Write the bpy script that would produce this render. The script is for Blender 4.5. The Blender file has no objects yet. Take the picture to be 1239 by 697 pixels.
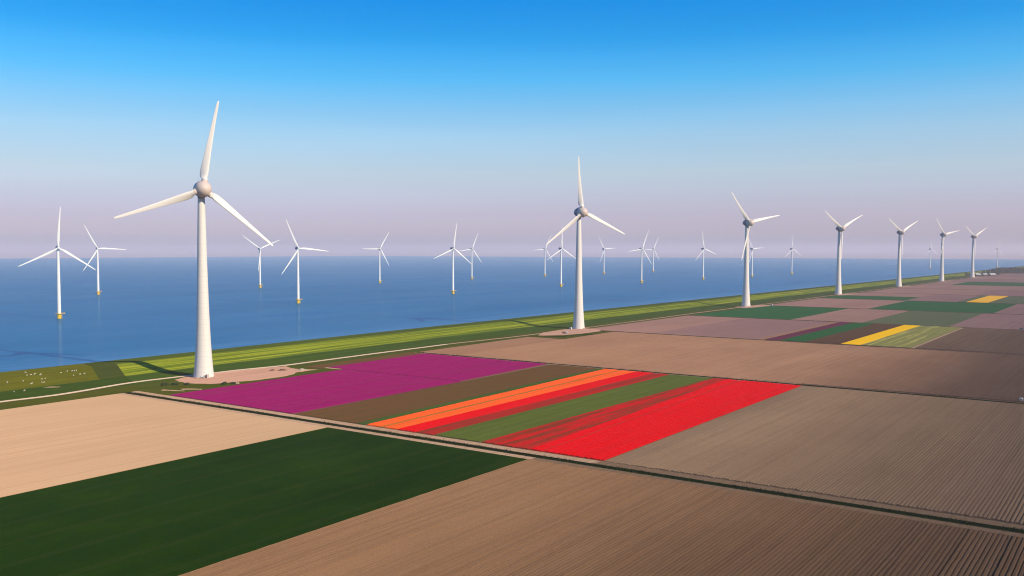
import bpy, bmesh, math, random
import numpy as np
from mathutils import Vector, Matrix

random.seed(7)
RNG = np.random.default_rng(11)
R = math.radians
scene = bpy.context.scene
COL = scene.collection

# ------------------------------------------------------------------ camera
CAM_H = 92.0
cam_d = bpy.data.cameras.new('camera')
cam_d.sensor_fit = 'HORIZONTAL'
cam_d.sensor_width = 36.0
cam_d.lens = 1110.0 / 1239.0 * 36.0
cam_d.clip_start = 0.5
cam_d.clip_end = 120000.0
cam = bpy.data.objects.new('camera', cam_d)
COL.objects.link(cam)
cam.location = (0, 0, CAM_H)
cam.rotation_euler = (R(90.0 - 2.40), 0, 0)
scene.camera = cam

# ------------------------------------------------------------------ sky, sun, exposure
SUN_EL, SUN_AZ = 28.0, 124.9           # azimuth clockwise from +Y (behind the camera, to the right)
sun_vec = Vector((math.sin(R(SUN_AZ)) * math.cos(R(SUN_EL)),
                  math.cos(R(SUN_AZ)) * math.cos(R(SUN_EL)), math.sin(R(SUN_EL))))
world = bpy.data.worlds.new('World')
scene.world = world
world.use_nodes = True
wn, wl = world.node_tree.nodes, world.node_tree.links
wn.clear()
w_out = wn.new('ShaderNodeOutputWorld')
w_bg = wn.new('ShaderNodeBackground')
w_sky = wn.new('ShaderNodeTexSky')
w_sky.sky_type = 'NISHITA'
w_sky.sun_disc = False
w_sky.sun_elevation = R(SUN_EL)
w_sky.sun_rotation = R(SUN_AZ)
w_sky.altitude = 90
w_sky.air_density = 1.0
w_sky.dust_density = 0.4
w_sky.ozone_density = 3.0
w_hsv = wn.new('ShaderNodeHueSaturation')
w_hsv.inputs['Saturation'].default_value = 1.45
w_geo = wn.new('ShaderNodeTexCoord')
w_sep = wn.new('ShaderNodeSeparateXYZ')
w_ramp = wn.new('ShaderNodeValToRGB')      # clear high air deepens with elevation
w_mul = wn.new('ShaderNodeMix'); w_mul.data_type = 'RGBA'; w_mul.blend_type = 'MULTIPLY'
w_mul.inputs['Factor'].default_value = 1.0
el = w_ramp.color_ramp.elements
STOPS = ((0.002, 0.54, 0.44, 0.61), (0.038, 0.60, 0.46, 0.71), (0.083, 0.90, 0.68, 0.685), (0.1225, 1.05, 0.84, 0.77),
         (0.179, 0.46, 0.87, 0.895), (0.22, 0.112, 0.77, 0.93), (0.262, 0.01, 0.675, 0.95), (0.55, 0.25, 0.50, 0.70))
while len(el) < len(STOPS): el.new(0.5)
for e, (p, r_, g_, b_) in zip(el, STOPS):
    e.position = p
for e, (p, r_, g_, b_) in zip(el, STOPS):
    e.color = (r_, g_, b_, 1)
w_hsv.inputs['Value'].default_value = 2.0
wl.new(w_geo.outputs['Generated'], w_sep.inputs[0])
w_max = wn.new('ShaderNodeMath'); w_max.operation = 'MAXIMUM'; w_max.inputs[1].default_value = 0.004   # no black band under the horizon
w_com = wn.new('ShaderNodeCombineXYZ')
wl.new(w_sep.outputs['X'], w_com.inputs['X']); wl.new(w_sep.outputs['Y'], w_com.inputs['Y'])
wl.new(w_sep.outputs['Z'], w_max.inputs[0]); wl.new(w_max.outputs[0], w_com.inputs['Z'])
wl.new(w_com.outputs[0], w_sky.inputs['Vector'])
wl.new(w_sep.outputs['Z'], w_ramp.inputs['Fac'])
wl.new(w_sky.outputs['Color'], w_hsv.inputs['Color'])
wl.new(w_hsv.outputs['Color'], w_mul.inputs['A'])
wl.new(w_ramp.outputs['Color'], w_mul.inputs['B'])
def lin(c): return tuple((v / 255 / 12.92) if v < 10.3 else (((v / 255) + 0.055) / 1.055) ** 2.4 for v in c)
w_ramp2 = wn.new('ShaderNodeValToRGB')
e2 = w_ramp2.color_ramp.elements
ABS = ((0.0, (190, 179, 199)), (0.038, (195, 188, 207)), (0.083, (190, 210, 226)), (0.1225, (165, 208, 239)), (0.179, (92, 189, 247)),
       (0.22, (45, 165, 241)), (0.262, (10, 146, 232)), (0.55, (50, 118, 185)))
while len(e2) < len(ABS): e2.new(0.5)
for e, (p, c) in zip(e2, ABS): e.position = p
for e, (p, c) in zip(e2, ABS): e.color = (*lin(c), 1)
w_gain = wn.new('ShaderNodeVectorMath'); w_gain.operation = 'SCALE'; w_gain.inputs['Scale'].default_value = 10.7
w_even = wn.new('ShaderNodeMix'); w_even.data_type = 'RGBA'; w_even.inputs['Factor'].default_value = 0.68
wl.new(w_sep.outputs['Z'], w_ramp2.inputs['Fac']); wl.new(w_ramp2.outputs['Color'], w_gain.inputs[0])
wl.new(w_mul.outputs['Result'], w_even.inputs['A']); wl.new(w_gain.outputs['Vector'], w_even.inputs['B'])
w_map = wn.new('ShaderNodeMapping'); w_map.inputs['Scale'].default_value = (1.6, 1.6, 26.0)
w_noi = wn.new('ShaderNodeTexNoise'); w_noi.inputs['Detail'].default_value = 4; w_noi.inputs['Scale'].default_value = 1.0
w_rng = wn.new('ShaderNodeMapRange'); w_rng.inputs['To Min'].default_value = 0.93; w_rng.inputs['To Max'].default_value = 1.07
w_var = wn.new('ShaderNodeMix'); w_var.data_type = 'RGBA'; w_var.blend_type = 'MULTIPLY'; w_var.inputs['Factor'].default_value = 1.0
wl.new(w_geo.outputs['Generated'], w_map.inputs['Vector']); wl.new(w_map.outputs[0], w_noi.inputs['Vector'])
wl.new(w_noi.outputs['Fac'], w_rng.inputs['Value'])
wl.new(w_even.outputs['Result'], w_var.inputs['A']); wl.new(w_rng.outputs['Result'], w_var.inputs['B'])
wl.new(w_var.outputs['Result'], w_bg.inputs['Color'])
w_bg.inputs['Strength'].default_value = 0.09
wl.new(w_bg.outputs['Background'], w_out.inputs['Surface'])

sun_d = bpy.data.lights.new('sun', 'SUN')
sun_d.energy = 5.0
sun_d.angle = R(0.5)
sun_d.color = (1.0, 0.84, 0.62)
sun = bpy.data.objects.new('sun', sun_d)
COL.objects.link(sun)
sun.location = sun_vec * 500
sun.rotation_euler = (-sun_vec).to_track_quat('-Z', 'Y').to_euler()

vs = scene.view_settings
vs.view_transform = 'Standard'
vs.look = 'None'
vs.exposure = 0.05
vs.gamma = 1.0
vs.use_curve_mapping = False
scene.cycles.use_denoising = True
scene.cycles.volume_bounces = 1
scene.cycles.max_bounces = 6
scene.cycles.filter_width = 1.1

# ------------------------------------------------------------------ frames: s runs along the dike, t towards the lake
TH = R(35.1)
U = Vector((math.sin(TH), math.cos(TH), 0))
W = Vector((-math.cos(TH), math.sin(TH), 0))
ROT = R(90 - 35.1)


def P(s, t, z=0.0):
    v = U * s + W * t
    return Vector((v.x, v.y, z))


def g(s):                                   # the coast bends slightly away
    if s < 800: return 0.0
    return -(s - 800) * 0.0195


# ------------------------------------------------------------------ materials
class NT:
    def __init__(self, name, rough=0.9, spec=0.2, drough=0.0):
        self.m = bpy.data.materials.new(name)
        self.m.use_nodes = True
        self.n, self.l = self.m.node_tree.nodes, self.m.node_tree.links
        self.b = self.n['Principled BSDF']
        self.b.inputs['Roughness'].default_value = rough
        self.b.inputs['Specular IOR Level'].default_value = spec
        self.b.inputs['Diffuse Roughness'].default_value = drough
        self.tc = None

    def coord(self, scale, kind='Object', loc=(0, 0, 0)):
        if self.tc is None: self.tc = self.n.new('ShaderNodeTexCoord')
        mp = self.n.new('ShaderNodeMapping')
        mp.inputs['Scale'].default_value = scale
        mp.inputs['Location'].default_value = loc
        self.l.new(self.tc.outputs[kind], mp.inputs['Vector'])
        return mp.outputs['Vector']

    def noise(self, scale, detail=3, rough=0.55, kind='Object', loc=(0, 0, 0)):
        t = self.n.new('ShaderNodeTexNoise')
        t.inputs['Scale'].default_value = 1.0
        t.inputs['Detail'].default_value = detail
        t.inputs['Roughness'].default_value = rough
        self.l.new(self.coord(scale, kind, loc), t.inputs['Vector'])
        return t.outputs['Fac']

    def ramp(self, fac, lo, hi):
        r = self.n.new('ShaderNodeMapRange')
        r.inputs['From Min'].default_value = lo
        r.inputs['From Max'].default_value = hi
        self.l.new(fac, r.inputs['Value'])
        return r.outputs['Result']

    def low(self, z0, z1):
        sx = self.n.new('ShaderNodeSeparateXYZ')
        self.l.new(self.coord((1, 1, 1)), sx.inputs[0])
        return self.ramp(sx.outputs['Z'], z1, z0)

    def mix(self, fac, a, b, blend='MIX'):
        x = self.n.new('ShaderNodeMix'); x.data_type = 'RGBA'; x.blend_type = blend
        for sock, v in (('Factor', fac), ('A', a), ('B', b)):
            if isinstance(v, (int, float)): x.inputs[sock].default_value = v
            elif isinstance(v, tuple): x.inputs[sock].default_value = (*v[:3], 1)
            else: self.l.new(v, x.inputs[sock])
        return x.outputs['Result']

    def math(self, op, a, b):
        x = self.n.new('ShaderNodeMath'); x.operation = op
        for i, v in enumerate((a, b)):
            if isinstance(v, (int, float)): x.inputs[i].default_value = v
            else: self.l.new(v, x.inputs[i])
        return x.outputs[0]

    def color(self, c):
        if isinstance(c, tuple): self.b.inputs['Base Color'].default_value = (*c[:3], 1)
        else: self.l.new(c, self.b.inputs['Base Color'])

    def bump(self, h, dist, strength=1.0):
        x = self.n.new('ShaderNodeBump')
        x.inputs['Distance'].default_value = dist
        x.inputs['Strength'].default_value = strength
        self.l.new(h, x.inputs['Height'])
        self.l.new(x.outputs['Normal'], self.b.inputs['Normal'])


def m_soil(name, a, b, streak=0.5, fine=0.25, patch=None, side_shade=None, furrow=0.0):
    m = NT(name, 1.0, 0.0, 1.0)
    big = m.ramp(m.noise((0.009, 0.014, 0.01), 5, 0.6), 0.32, 0.68)
    st = m.ramp(m.noise((0.006, 0.55, 0.1), 4, 0.7), 0.3, 0.7)
    fi = m.noise((0.9, 1.3, 1), 4, 0.7)
    c = m.mix(big, a, b)
    c = m.mix(m.math('MULTIPLY', st, streak), c, tuple(x * 0.70 for x in b))
    c = m.mix(m.math('MULTIPLY', m.ramp(fi, 0.35, 0.7), fine), c, tuple(min(1, x * 1.25) for x in a))
    thin = m.ramp(m.noise((0.003, 0.42, 0.1), 3, 0.75, loc=(70, 11, 0)), 0.50, 0.60)      # single drill and harrow lines
    c = m.mix(m.math('MULTIPLY', thin, min(1.0, streak * 1.3)), c, tuple(x * 0.62 for x in b))
    if side_shade:                                                                          # darker towards one side: view-dependent shading painted over the soil's own variation
        (t_light, t_dark), k = side_shade
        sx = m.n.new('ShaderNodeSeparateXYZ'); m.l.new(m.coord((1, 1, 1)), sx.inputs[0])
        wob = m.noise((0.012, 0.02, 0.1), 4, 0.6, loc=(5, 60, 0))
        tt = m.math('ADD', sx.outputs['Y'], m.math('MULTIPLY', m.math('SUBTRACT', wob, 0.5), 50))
        c = m.mix(m.ramp(tt, t_light, t_dark), c, m.mix(1.0, c, tuple(k), 'MULTIPLY'))
    if furrow: c = m.mix(m.math('MULTIPLY', m.low(0.02, 0.15), furrow), c, m.mix(1.0, c, (0.40, 0.38, 0.37), 'MULTIPLY'))   # furrow shade painted into the groove bottoms
    if patch:
        pn = m.ramp(m.noise((0.013, 0.05, 0.1), 5, 0.65, loc=(31, 7, 0)), 0.52, 0.66)
        c = m.mix(m.math('MULTIPLY', pn, 0.5), c, patch)
    m.color(c)
    m.bump(fi, 0.12, 0.7)
    return m.m


def m_grass(name, a, b, d, s_str=0.02, t_str=0.18, fine=0.5):
    m = NT(name, 1.0, 0.0, 1.0)
    n1 = m.ramp(m.noise((s_str, t_str, 0.1), 5, 0.62), 0.33, 0.66)
    n2 = m.ramp(m.noise((0.05, 0.06, 0.1), 5, 0.7, loc=(9, 3, 0)), 0.4, 0.72)
    fi = m.noise((0.8, 0.9, 1), 5, 0.75)
    c = m.mix(n1, a, b)
    c = m.mix(m.math('MULTIPLY', n2, fine), c, d)
    c = m.mix(m.math('MULTIPLY', m.ramp(fi, 0.4, 0.7), 0.35), c, tuple(x * 0.55 for x in a))
    m.color(c)
    m.bump(fi, 0.35, 0.8)
    return m.m


def m_wheat(name, a, b, d):
    m = NT(name, 1.0, 0.0, 1.0)
    n1 = m.ramp(m.noise((0.006, 0.03, 0.1), 5, 0.62), 0.33, 0.66)
    n2 = m.ramp(m.noise((0.02, 0.035, 0.1), 5, 0.7, loc=(9, 3, 0)), 0.45, 0.75)
    fi = m.noise((0.5, 2.5, 1), 4, 0.75)
    c = m.mix(n1, a, b)
    c = m.mix(m.math('MULTIPLY', n2, 0.6), c, d)
    c = m.mix(m.math('MULTIPLY', m.ramp(fi, 0.42, 0.68), 0.4), c, tuple(x * 0.5 for x in a))
    sx = m.n.new('ShaderNodeSeparateXYZ'); m.l.new(m.coord((1, 1, 1)), sx.inputs[0])
    w = m.math('ADD', sx.outputs['Y'], m.math('MULTIPLY', m.noise((0.01, 0.0, 0.0), 2, 0.5), 1.2))
    for off in (0.0, 1.9):                                   # wheel marks of the sprayer, 21 m apart
        q = m.math('FRACT', m.math('DIVIDE', m.math('ADD', w, off), 21.0), 0)
        hit = m.math('LESS_THAN', q, 0.75 / 21.0)
        c = m.mix(m.math('MULTIPLY', hit, 0.22), c, (0.055, 0.045, 0.018))
    m.color(c)
    m.bump(fi, 0.3, 0.8)
    return m.m


def m_flower(name, flower, other, lo, hi, leaf=(0.05, 0.09, 0.02), leafy=0.25):
    """rows of blooms, the second colour showing in long streaks between the rows"""
    m = NT(name, 1.0, 0.0, 1.0)
    st = m.ramp(m.noise((0.009, 0.22, 0.1), 5, 0.68), lo, hi)
    fi = m.noise((1.1, 2.2, 1), 4, 0.75)
    tone = m.noise((0.012, 0.35, 0.1), 4, 0.6, loc=(50, 20, 0))
    c = m.mix(st, flower, other)
    c = m.mix(m.math('MULTIPLY', m.ramp(tone, 0.35, 0.75), 0.22), c, tuple(x * 0.6 for x in flower))
    c = m.mix(m.math('MULTIPLY', m.ramp(fi, 0.52, 0.72), leafy), c, leaf)
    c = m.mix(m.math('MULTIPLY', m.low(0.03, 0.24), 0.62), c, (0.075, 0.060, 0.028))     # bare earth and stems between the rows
    m.color(c)
    m.bump(fi, 0.18, 0.8)
    return m.m


def m_plain(name, c, rough=0.5, spec=0.4, var=0.12, scale=0.3, metallic=0.0):
    m = NT(name, rough, spec)
    n = m.ramp(m.noise((scale, scale, scale * 0.35), 4, 0.6), 0.3, 0.75)
    m.color(m.mix(n, c, tuple(x * (1 - var) for x in c)))
    m.b.inputs['Metallic'].default_value = metallic
    return m.m


M = {}
M['tan'] = m_soil('pale_dry_soil', (0.4867, 0.3105, 0.1824), (0.4399, 0.2732, 0.1558), 0.20, 0.25)
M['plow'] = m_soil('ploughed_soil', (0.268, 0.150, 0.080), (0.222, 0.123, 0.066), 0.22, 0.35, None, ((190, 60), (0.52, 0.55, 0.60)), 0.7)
M['verge_soil'] = m_soil('trodden_soil', (0.20, 0.128, 0.078), (0.17, 0.108, 0.066), 0.3, 0.3)
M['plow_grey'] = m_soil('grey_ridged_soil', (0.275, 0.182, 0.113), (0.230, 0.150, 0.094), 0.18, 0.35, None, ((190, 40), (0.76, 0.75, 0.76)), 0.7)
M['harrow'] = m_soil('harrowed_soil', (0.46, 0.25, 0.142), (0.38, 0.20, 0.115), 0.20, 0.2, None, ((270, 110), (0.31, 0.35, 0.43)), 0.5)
M['dark_soil'] = m_soil('dark_ridged_soil', (0.142, 0.090, 0.063), (0.117, 0.075, 0.053), 0.35, 0.3)
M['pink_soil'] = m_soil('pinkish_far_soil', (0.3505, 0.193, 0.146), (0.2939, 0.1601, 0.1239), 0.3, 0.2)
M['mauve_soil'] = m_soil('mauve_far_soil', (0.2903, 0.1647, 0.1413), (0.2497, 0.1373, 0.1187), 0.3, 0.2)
M['track'] = m_soil('dusty_track', (0.4352, 0.2856, 0.1845), (0.3595, 0.2268, 0.1435), 0.4, 0.35)
M['road'] = m_soil('concrete_road', (0.616, 0.46, 0.343), (0.55, 0.4, 0.294), 0.25, 0.2)
M['pad'] = m_soil('gravel_hardstand', (0.517, 0.2924, 0.2075), (0.451, 0.2494, 0.1716), 0.4, 0.35, (0.374, 0.2064, 0.1357))
M['wheat'] = m_wheat('young_wheat', (0.0055, 0.0250, 0.0003), (0.0100, 0.034, 0.0004), (0.022, 0.050, 0.0005))
M['far_crop'] = m_grass('far_green_crop', (0.01912, 0.09975, 0.02805), (0.02295, 0.113, 0.03315), (0.02869, 0.113, 0.03188), 0.004, 0.05, 0.3)
M['grey_crop'] = m_grass('grey_green_crop', (0.115, 0.135, 0.065), (0.10, 0.125, 0.06), (0.13, 0.14, 0.07), 0.004, 0.06, 0.3)
M['verge'] = m_grass('rough_verge', (0.04743, 0.05985, 0.0035), (0.06502, 0.07268, 0.0049), (0.08415, 0.07268, 0.0077), 0.03, 0.12, 0.6)
M['meadow'] = m_grass('dark_meadow', (0.02167, 0.04914, 0.0028), (0.03697, 0.06804, 0.0042), (0.04781, 0.0756, 0.0049), 0.012, 0.16, 0.5)
M['slope'] = m_grass('mown_dike_slope', (0.235, 0.245, 0.010), (0.085, 0.115, 0.008), (0.30, 0.285, 0.025), 0.006, 0.16, 0.45)
M['outer'] = m_grass('outer_dike_grass', (0.036, 0.052, 0.0056), (0.0558, 0.074, 0.007), (0.0495, 0.052, 0.0084), 0.01, 0.2, 0.5)
def m_dike():
    m = NT('dike_grass', 1.0, 0.0, 1.0)
    at = m.n.new('ShaderNodeAttribute'); at.attribute_name = 'tt'
    warp = m.math('MULTIPLY', m.math('SUBTRACT', m.noise((0.012, 0.08, 0.1), 5, 0.68, loc=(2, 2, 0)), 0.5), 9.0)
    tt = m.math('ADD', at.outputs['Fac'], warp)
    fi = m.noise((0.6, 0.8, 1), 5, 0.75)
    pt = m.ramp(m.noise((0.03, 0.05, 0.1), 5, 0.7, loc=(9, 3, 0)), 0.40, 0.70)
    n1 = m.ramp(m.noise((0.008, 0.14, 0.1), 5, 0.65), 0.36, 0.64)
    c = m.mix(n1, (0.050, 0.064, 0.006), (0.075, 0.083, 0.010))                       # rough strip
    mead = m.mix(n1, (0.032, 0.066, 0.006), (0.058, 0.092, 0.009))
    c = m.mix(m.ramp(tt, 568, 572), c, mead)
    stripe = m.noise((0.0035, 0.26, 0.1), 4, 0.75, loc=(40, 13, 0))
    slope = m.mix(m.ramp(stripe, 0.44, 0.56), (0.090, 0.135, 0.008), (0.26, 0.285, 0.014))
    slope = m.mix(m.math('MULTIPLY', m.ramp(stripe, 0.57, 0.66), 0.7), slope, (0.37, 0.345, 0.045))
    c = m.mix(m.ramp(tt, 607, 612), c, slope)
    outer = m.mix(n1, (0.046, 0.074, 0.007), (0.076, 0.102, 0.011))
    c = m.mix(m.ramp(tt, 641, 647), c, outer)
    c = m.mix(m.ramp(at.outputs['Fac'], 692, 697), c, (0.11, 0.105, 0.095))          # stone toe at the water
    c = m.mix(m.math('MULTIPLY', pt, 0.25), c, m.mix(1.0, c, (0.55, 0.72, 0.6), 'MULTIPLY'))
    c = m.mix(m.math('MULTIPLY', m.ramp(fi, 0.42, 0.70), 0.4), c, m.mix(1.0, c, (0.5, 0.55, 0.5), 'MULTIPLY'))
    m.color(c)
    m.bump(fi, 0.35, 0.8)
    return m.m


M['dike'] = m_dike()
M['pasture'] = m_grass('grazed_pasture', (0.075, 0.082, 0.002), (0.120, 0.122, 0.004), (0.085, 0.066, 0.004), 0.012, 0.14, 0.55)
M['bank'] = m_grass('ditch_bank', (0.0096, 0.0198, 0.004), (0.016, 0.0297, 0.0064), (0.024, 0.0315, 0.008), 0.15, 0.15, 0.5)
M['reed'] = m_grass('reed_leaves', (0.035, 0.050, 0.010), (0.075, 0.075, 0.02), (0.13, 0.10, 0.035), 0.05, 0.05)
M['edge'] = m_grass('yellowish_field_edge', (0.16, 0.14, 0.01), (0.20, 0.15, 0.02), (0.12, 0.12, 0.01))
M['base'] = m_grass('polder_base', (0.055, 0.060, 0.02), (0.09, 0.08, 0.03), (0.10, 0.08, 0.04), 0.002, 0.004, 0.5)
RED = (0.66, 0.003, 0.007)
LEAF = (0.085, 0.125, 0.03)
M['purple'] = m_flower('purple_tulips', (0.2783, 0.006791, 0.1157), (0.2243, 0.007276, 0.09044), 0.35, 0.7, (0.09971, 0.01212, 0.04522), 0.35)
M['olive'] = m_flower('olive_brown_crop', (0.133, 0.0595, 0.02363), (0.095, 0.06247, 0.01837), 0.35, 0.65, (0.1444, 0.04165, 0.02625), 0.4)
M['leafgreen'] = m_flower('green_tulip_leaves', (0.09395, 0.126, 0.02218), (0.07353, 0.0945, 0.01848), 0.4, 0.7, (0.04494, 0.072, 0.01232), 0.35)
M['darkleaf'] = m_flower('dark_leaf_strip', (0.0559, 0.095, 0.0176), (0.0387, 0.07, 0.0132), 0.4, 0.7)
M['orange'] = m_flower('orange_tulips', (0.9108, 0.1091, 0.0189), (0.594, 0.1056, 0.01764), 0.50, 0.66, (0.3465, 0.09152, 0.0189), 0.35)
M['ochre'] = m_flower('ochre_leaf_streak', (0.46, 0.13, 0.02), (0.30, 0.13, 0.025), 0.42, 0.6, (0.2, 0.11, 0.03), 0.4)
M['red'] = m_flower('red_tulips', RED, (0.55, 0.008, 0.012), 0.45, 0.75, (0.25, 0.02, 0.012), 0.18)
M['redbrown'] = m_flower('fading_red_tulips', (0.4256, 0.01232, 0.01224), (0.2128, 0.0308, 0.017), 0.40, 0.62, (0.1383, 0.0392, 0.017), 0.4)
M['redmix'] = m_flower('streaked_red_tulips', (0.5244, 0.01008, 0.01224), (0.1857, 0.0364, 0.01632), 0.44, 0.58, (0.1639, 0.0392, 0.017), 0.35)
M['yellow'] = m_flower('yellow_tulips', (1.0, 0.54, 0.004), (0.9, 0.44, 0.004), 0.5, 0.8, (0.5, 0.32, 0.01), 0.2)
M['stripegreen'] = m_flower('pale_green_rows', (0.26, 0.24, 0.075), (0.20, 0.20, 0.06), 0.4, 0.7, (0.15, 0.16, 0.04), 0.3)
M['gold'] = m_flower('golden_tulips', (0.95, 0.47, 0.03), (0.85, 0.42, 0.03), 0.5, 0.8, (0.5, 0.3, 0.03), 0.2)
M['palestripe'] = m_flower('pale_green_yellow_rows', (0.42, 0.36, 0.10), (0.19, 0.20, 0.055), 0.42, 0.56, (0.25, 0.22, 0.07), 0.3)
M['plum'] = m_flower('plum_tulips', (0.135, 0.027, 0.0585), (0.108, 0.027, 0.045), 0.4, 0.7)
M['umber'] = m_flower('umber_leaf_strip', (0.1105, 0.0544, 0.032), (0.0935, 0.06, 0.028), 0.4, 0.7, (0.068, 0.064, 0.024), 0.3)
M['white'] = m_plain('white_turbine_paint', (0.7802, 0.7466, 0.6934), 0.38, 0.4, 0.06, 0.12)
def m_concrete():
    m = NT('white_concrete_tower', 0.55, 0.3)
    sx = m.n.new('ShaderNodeSeparateXYZ'); m.l.new(m.coord((1, 1, 1)), sx.inputs[0])
    q = m.math('FRACT', m.math('DIVIDE', sx.outputs['Z'], 3.82), 0)
    joint = m.math('LESS_THAN', q, 0.045)
    st = m.ramp(m.noise((0.9, 0.9, 0.035), 4, 0.65), 0.48, 0.75)
    c = m.mix(m.math('MULTIPLY', st, 0.35), (0.755, 0.705, 0.645), (0.60, 0.56, 0.51))
    c = m.mix(m.math('MULTIPLY', joint, 0.4), c, (0.45, 0.43, 0.41))
    m.color(c)
    return m.m


M['concrete'] = m_concrete()
M['nacelle'] = m_plain('grey_nacelle_paint', (0.15, 0.165, 0.20), 0.42, 0.4, 0.08, 0.2)
M['hub'] = m_plain('light_grey_spinner', (0.6804, 0.5606, 0.4856), 0.45, 0.35, 0.10, 0.3)
M['dark'] = m_plain('dark_metal', (0.025, 0.028, 0.03), 0.5, 0.4, 0.2, 1.0)
M['steel'] = m_plain('galvanised_steel', (0.42, 0.42, 0.42), 0.45, 0.5, 0.2, 1.0, 0.6)
M['yellow_paint'] = m_plain('yellow_foundation_paint', (0.80, 0.48, 0.02), 0.5, 0.4, 0.15, 0.4)
M['beige'] = m_plain('beige_cabinet_paint', (0.62, 0.45, 0.38), 0.5, 0.4, 0.1, 1.0)
M['wool'] = m_plain('sheep_wool', (0.58, 0.52, 0.36), 0.95, 0.1, 0.25, 6.0)
M['rust'] = m_plain('dark_red_paint', (0.16, 0.035, 0.028), 0.35, 0.5, 0.1, 1.0)
M['cream'] = m_plain('cream_paint', (0.74, 0.68, 0.62), 0.35, 0.5, 0.1, 1.0)
M['glass'] = m_plain('dark_window_glass', (0.03, 0.035, 0.045), 0.1, 0.6, 0.1, 1.0)
M['rubber'] = m_plain('black_rubber', (0.02, 0.02, 0.02), 0.8, 0.2, 0.1, 1.0)
M['brick'] = m_plain('dark_barn_wall', (0.12, 0.10, 0.10), 0.8, 0.2, 0.2, 0.5)
M['roofwhite'] = m_plain('white_barn_roof', (0.58, 0.57, 0.56), 0.6, 0.3, 0.15, 0.3)
M['rubble'] = m_plain('brown_rubble', (0.20, 0.12, 0.08), 0.95, 0.1, 0.4, 0.8)
M['sand'] = m_plain('pale_sand_heap', (0.60, 0.46, 0.32), 0.95, 0.1, 0.2, 0.8)
M['bark'] = m_plain('tree_bark', (0.10, 0.075, 0.055), 0.9, 0.1, 0.3, 1.0)


def m_leaf(name, a, b):
    m = NT(name, 0.7, 0.2)
    n = m.noise((0.5, 0.5, 0.5), 3, 0.6)
    m.color(m.mix(m.ramp(n, 0.35, 0.65), a, b))
    return m.m


M['leaf'] = m_leaf('shrub_leaves', (0.035, 0.055, 0.012), (0.06, 0.08, 0.02))
M['leaf_far'] = m_leaf('far_tree_leaves', (0.022, 0.040, 0.020), (0.036, 0.056, 0.028))


def m_water():
    """deep blue lake: a diffuse body colour and a limited wave-averaged reflection"""
    m = NT('lake_water', 1.0, 0.0)
    at = m.n.new('ShaderNodeAttribute'); at.attribute_name = 'shallow'
    slick = m.ramp(m.noise((0.0011, 0.0065, 0.01), 5, 0.62, loc=(3, 1, 0)), 0.36, 0.70)
    slick2 = m.ramp(m.noise((0.0035, 0.020, 0.01), 5, 0.66, loc=(13, 5, 0)), 0.42, 0.70)
    c = m.mix(slick, (0.004, 0.10, 0.28), (0.010, 0.16, 0.38))
    c = m.mix(m.math('MULTIPLY', slick2, 0.45), c, (0.004, 0.072, 0.23))
    sh = m.math('MULTIPLY', at.outputs['Fac'], m.ramp(m.noise((0.008, 0.05, 0.01), 5, 0.65, loc=(1, 8, 0)), 0.26, 0.58))
    c = m.mix(sh, c, (0.19, 0.31, 0.50))
    m.color(c)
    rip = m.ramp(m.noise((0.045, 0.10, 0.1), 5, 0.7, loc=(2, 17, 0)), 0.38, 0.66)
    c = m.mix(m.math('MULTIPLY', rip, 0.35), c, m.mix(1.0, c, (0.45, 0.62, 0.72), 'MULTIPLY'))
    m.color(c)
    gl = m.n.new('ShaderNodeBsdfGlossy')
    gl.inputs['Color'].default_value = (0.62, 0.90, 1.0, 1)
    gl.inputs['Roughness'].default_value = 0.14
    bp = m.n.new('ShaderNodeBump'); bp.inputs['Distance'].default_value = 0.5; bp.inputs['Strength'].default_value = 0.22
    h = m.noise((0.03, 0.07, 0.1), 4, 0.6)
    m.l.new(h, bp.inputs['Height']); m.l.new(bp.outputs['Normal'], gl.inputs['Normal'])
    lw = m.n.new('ShaderNodeLayerWeight'); lw.inputs['Blend'].default_value = 0.5
    f = m.math('ADD', 0.17, m.math('MULTIPLY', m.math('POWER', lw.outputs['Facing'], 85.0), 0.95))
    f = m.math('MULTIPLY', f, m.math('ADD', 0.62, m.math('MULTIPLY', m.ramp(m.noise((0.0016, 0.009, 0.01), 6, 0.7, loc=(21, 4, 0)), 0.3, 0.7), 0.62)))
    mx = m.n.new('ShaderNodeMixShader')
    wv = m.n.new('ShaderNodeBsdfGlossy')                   # steep little waves mirror the high blue sky
    wv.inputs['Roughness'].default_value = 0.66
    m.l.new(m.mix(0.45, c, (0.004, 0.40, 0.65)), wv.inputs['Color'])
    bd = m.n.new('ShaderNodeMixShader'); bd.inputs['Fac'].default_value = 0.86
    m.l.new(m.b.outputs['BSDF'], bd.inputs[1]); m.l.new(wv.outputs['BSDF'], bd.inputs[2])
    m.l.new(f, mx.inputs['Fac']); m.l.new(bd.outputs['Shader'], mx.inputs[1]); m.l.new(gl.outputs['BSDF'], mx.inputs[2])
    m.l.new(mx.outputs['Shader'], m.n['Material Output'].inputs['Surface'])
    return m.m


M['water'] = m_water()


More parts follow.
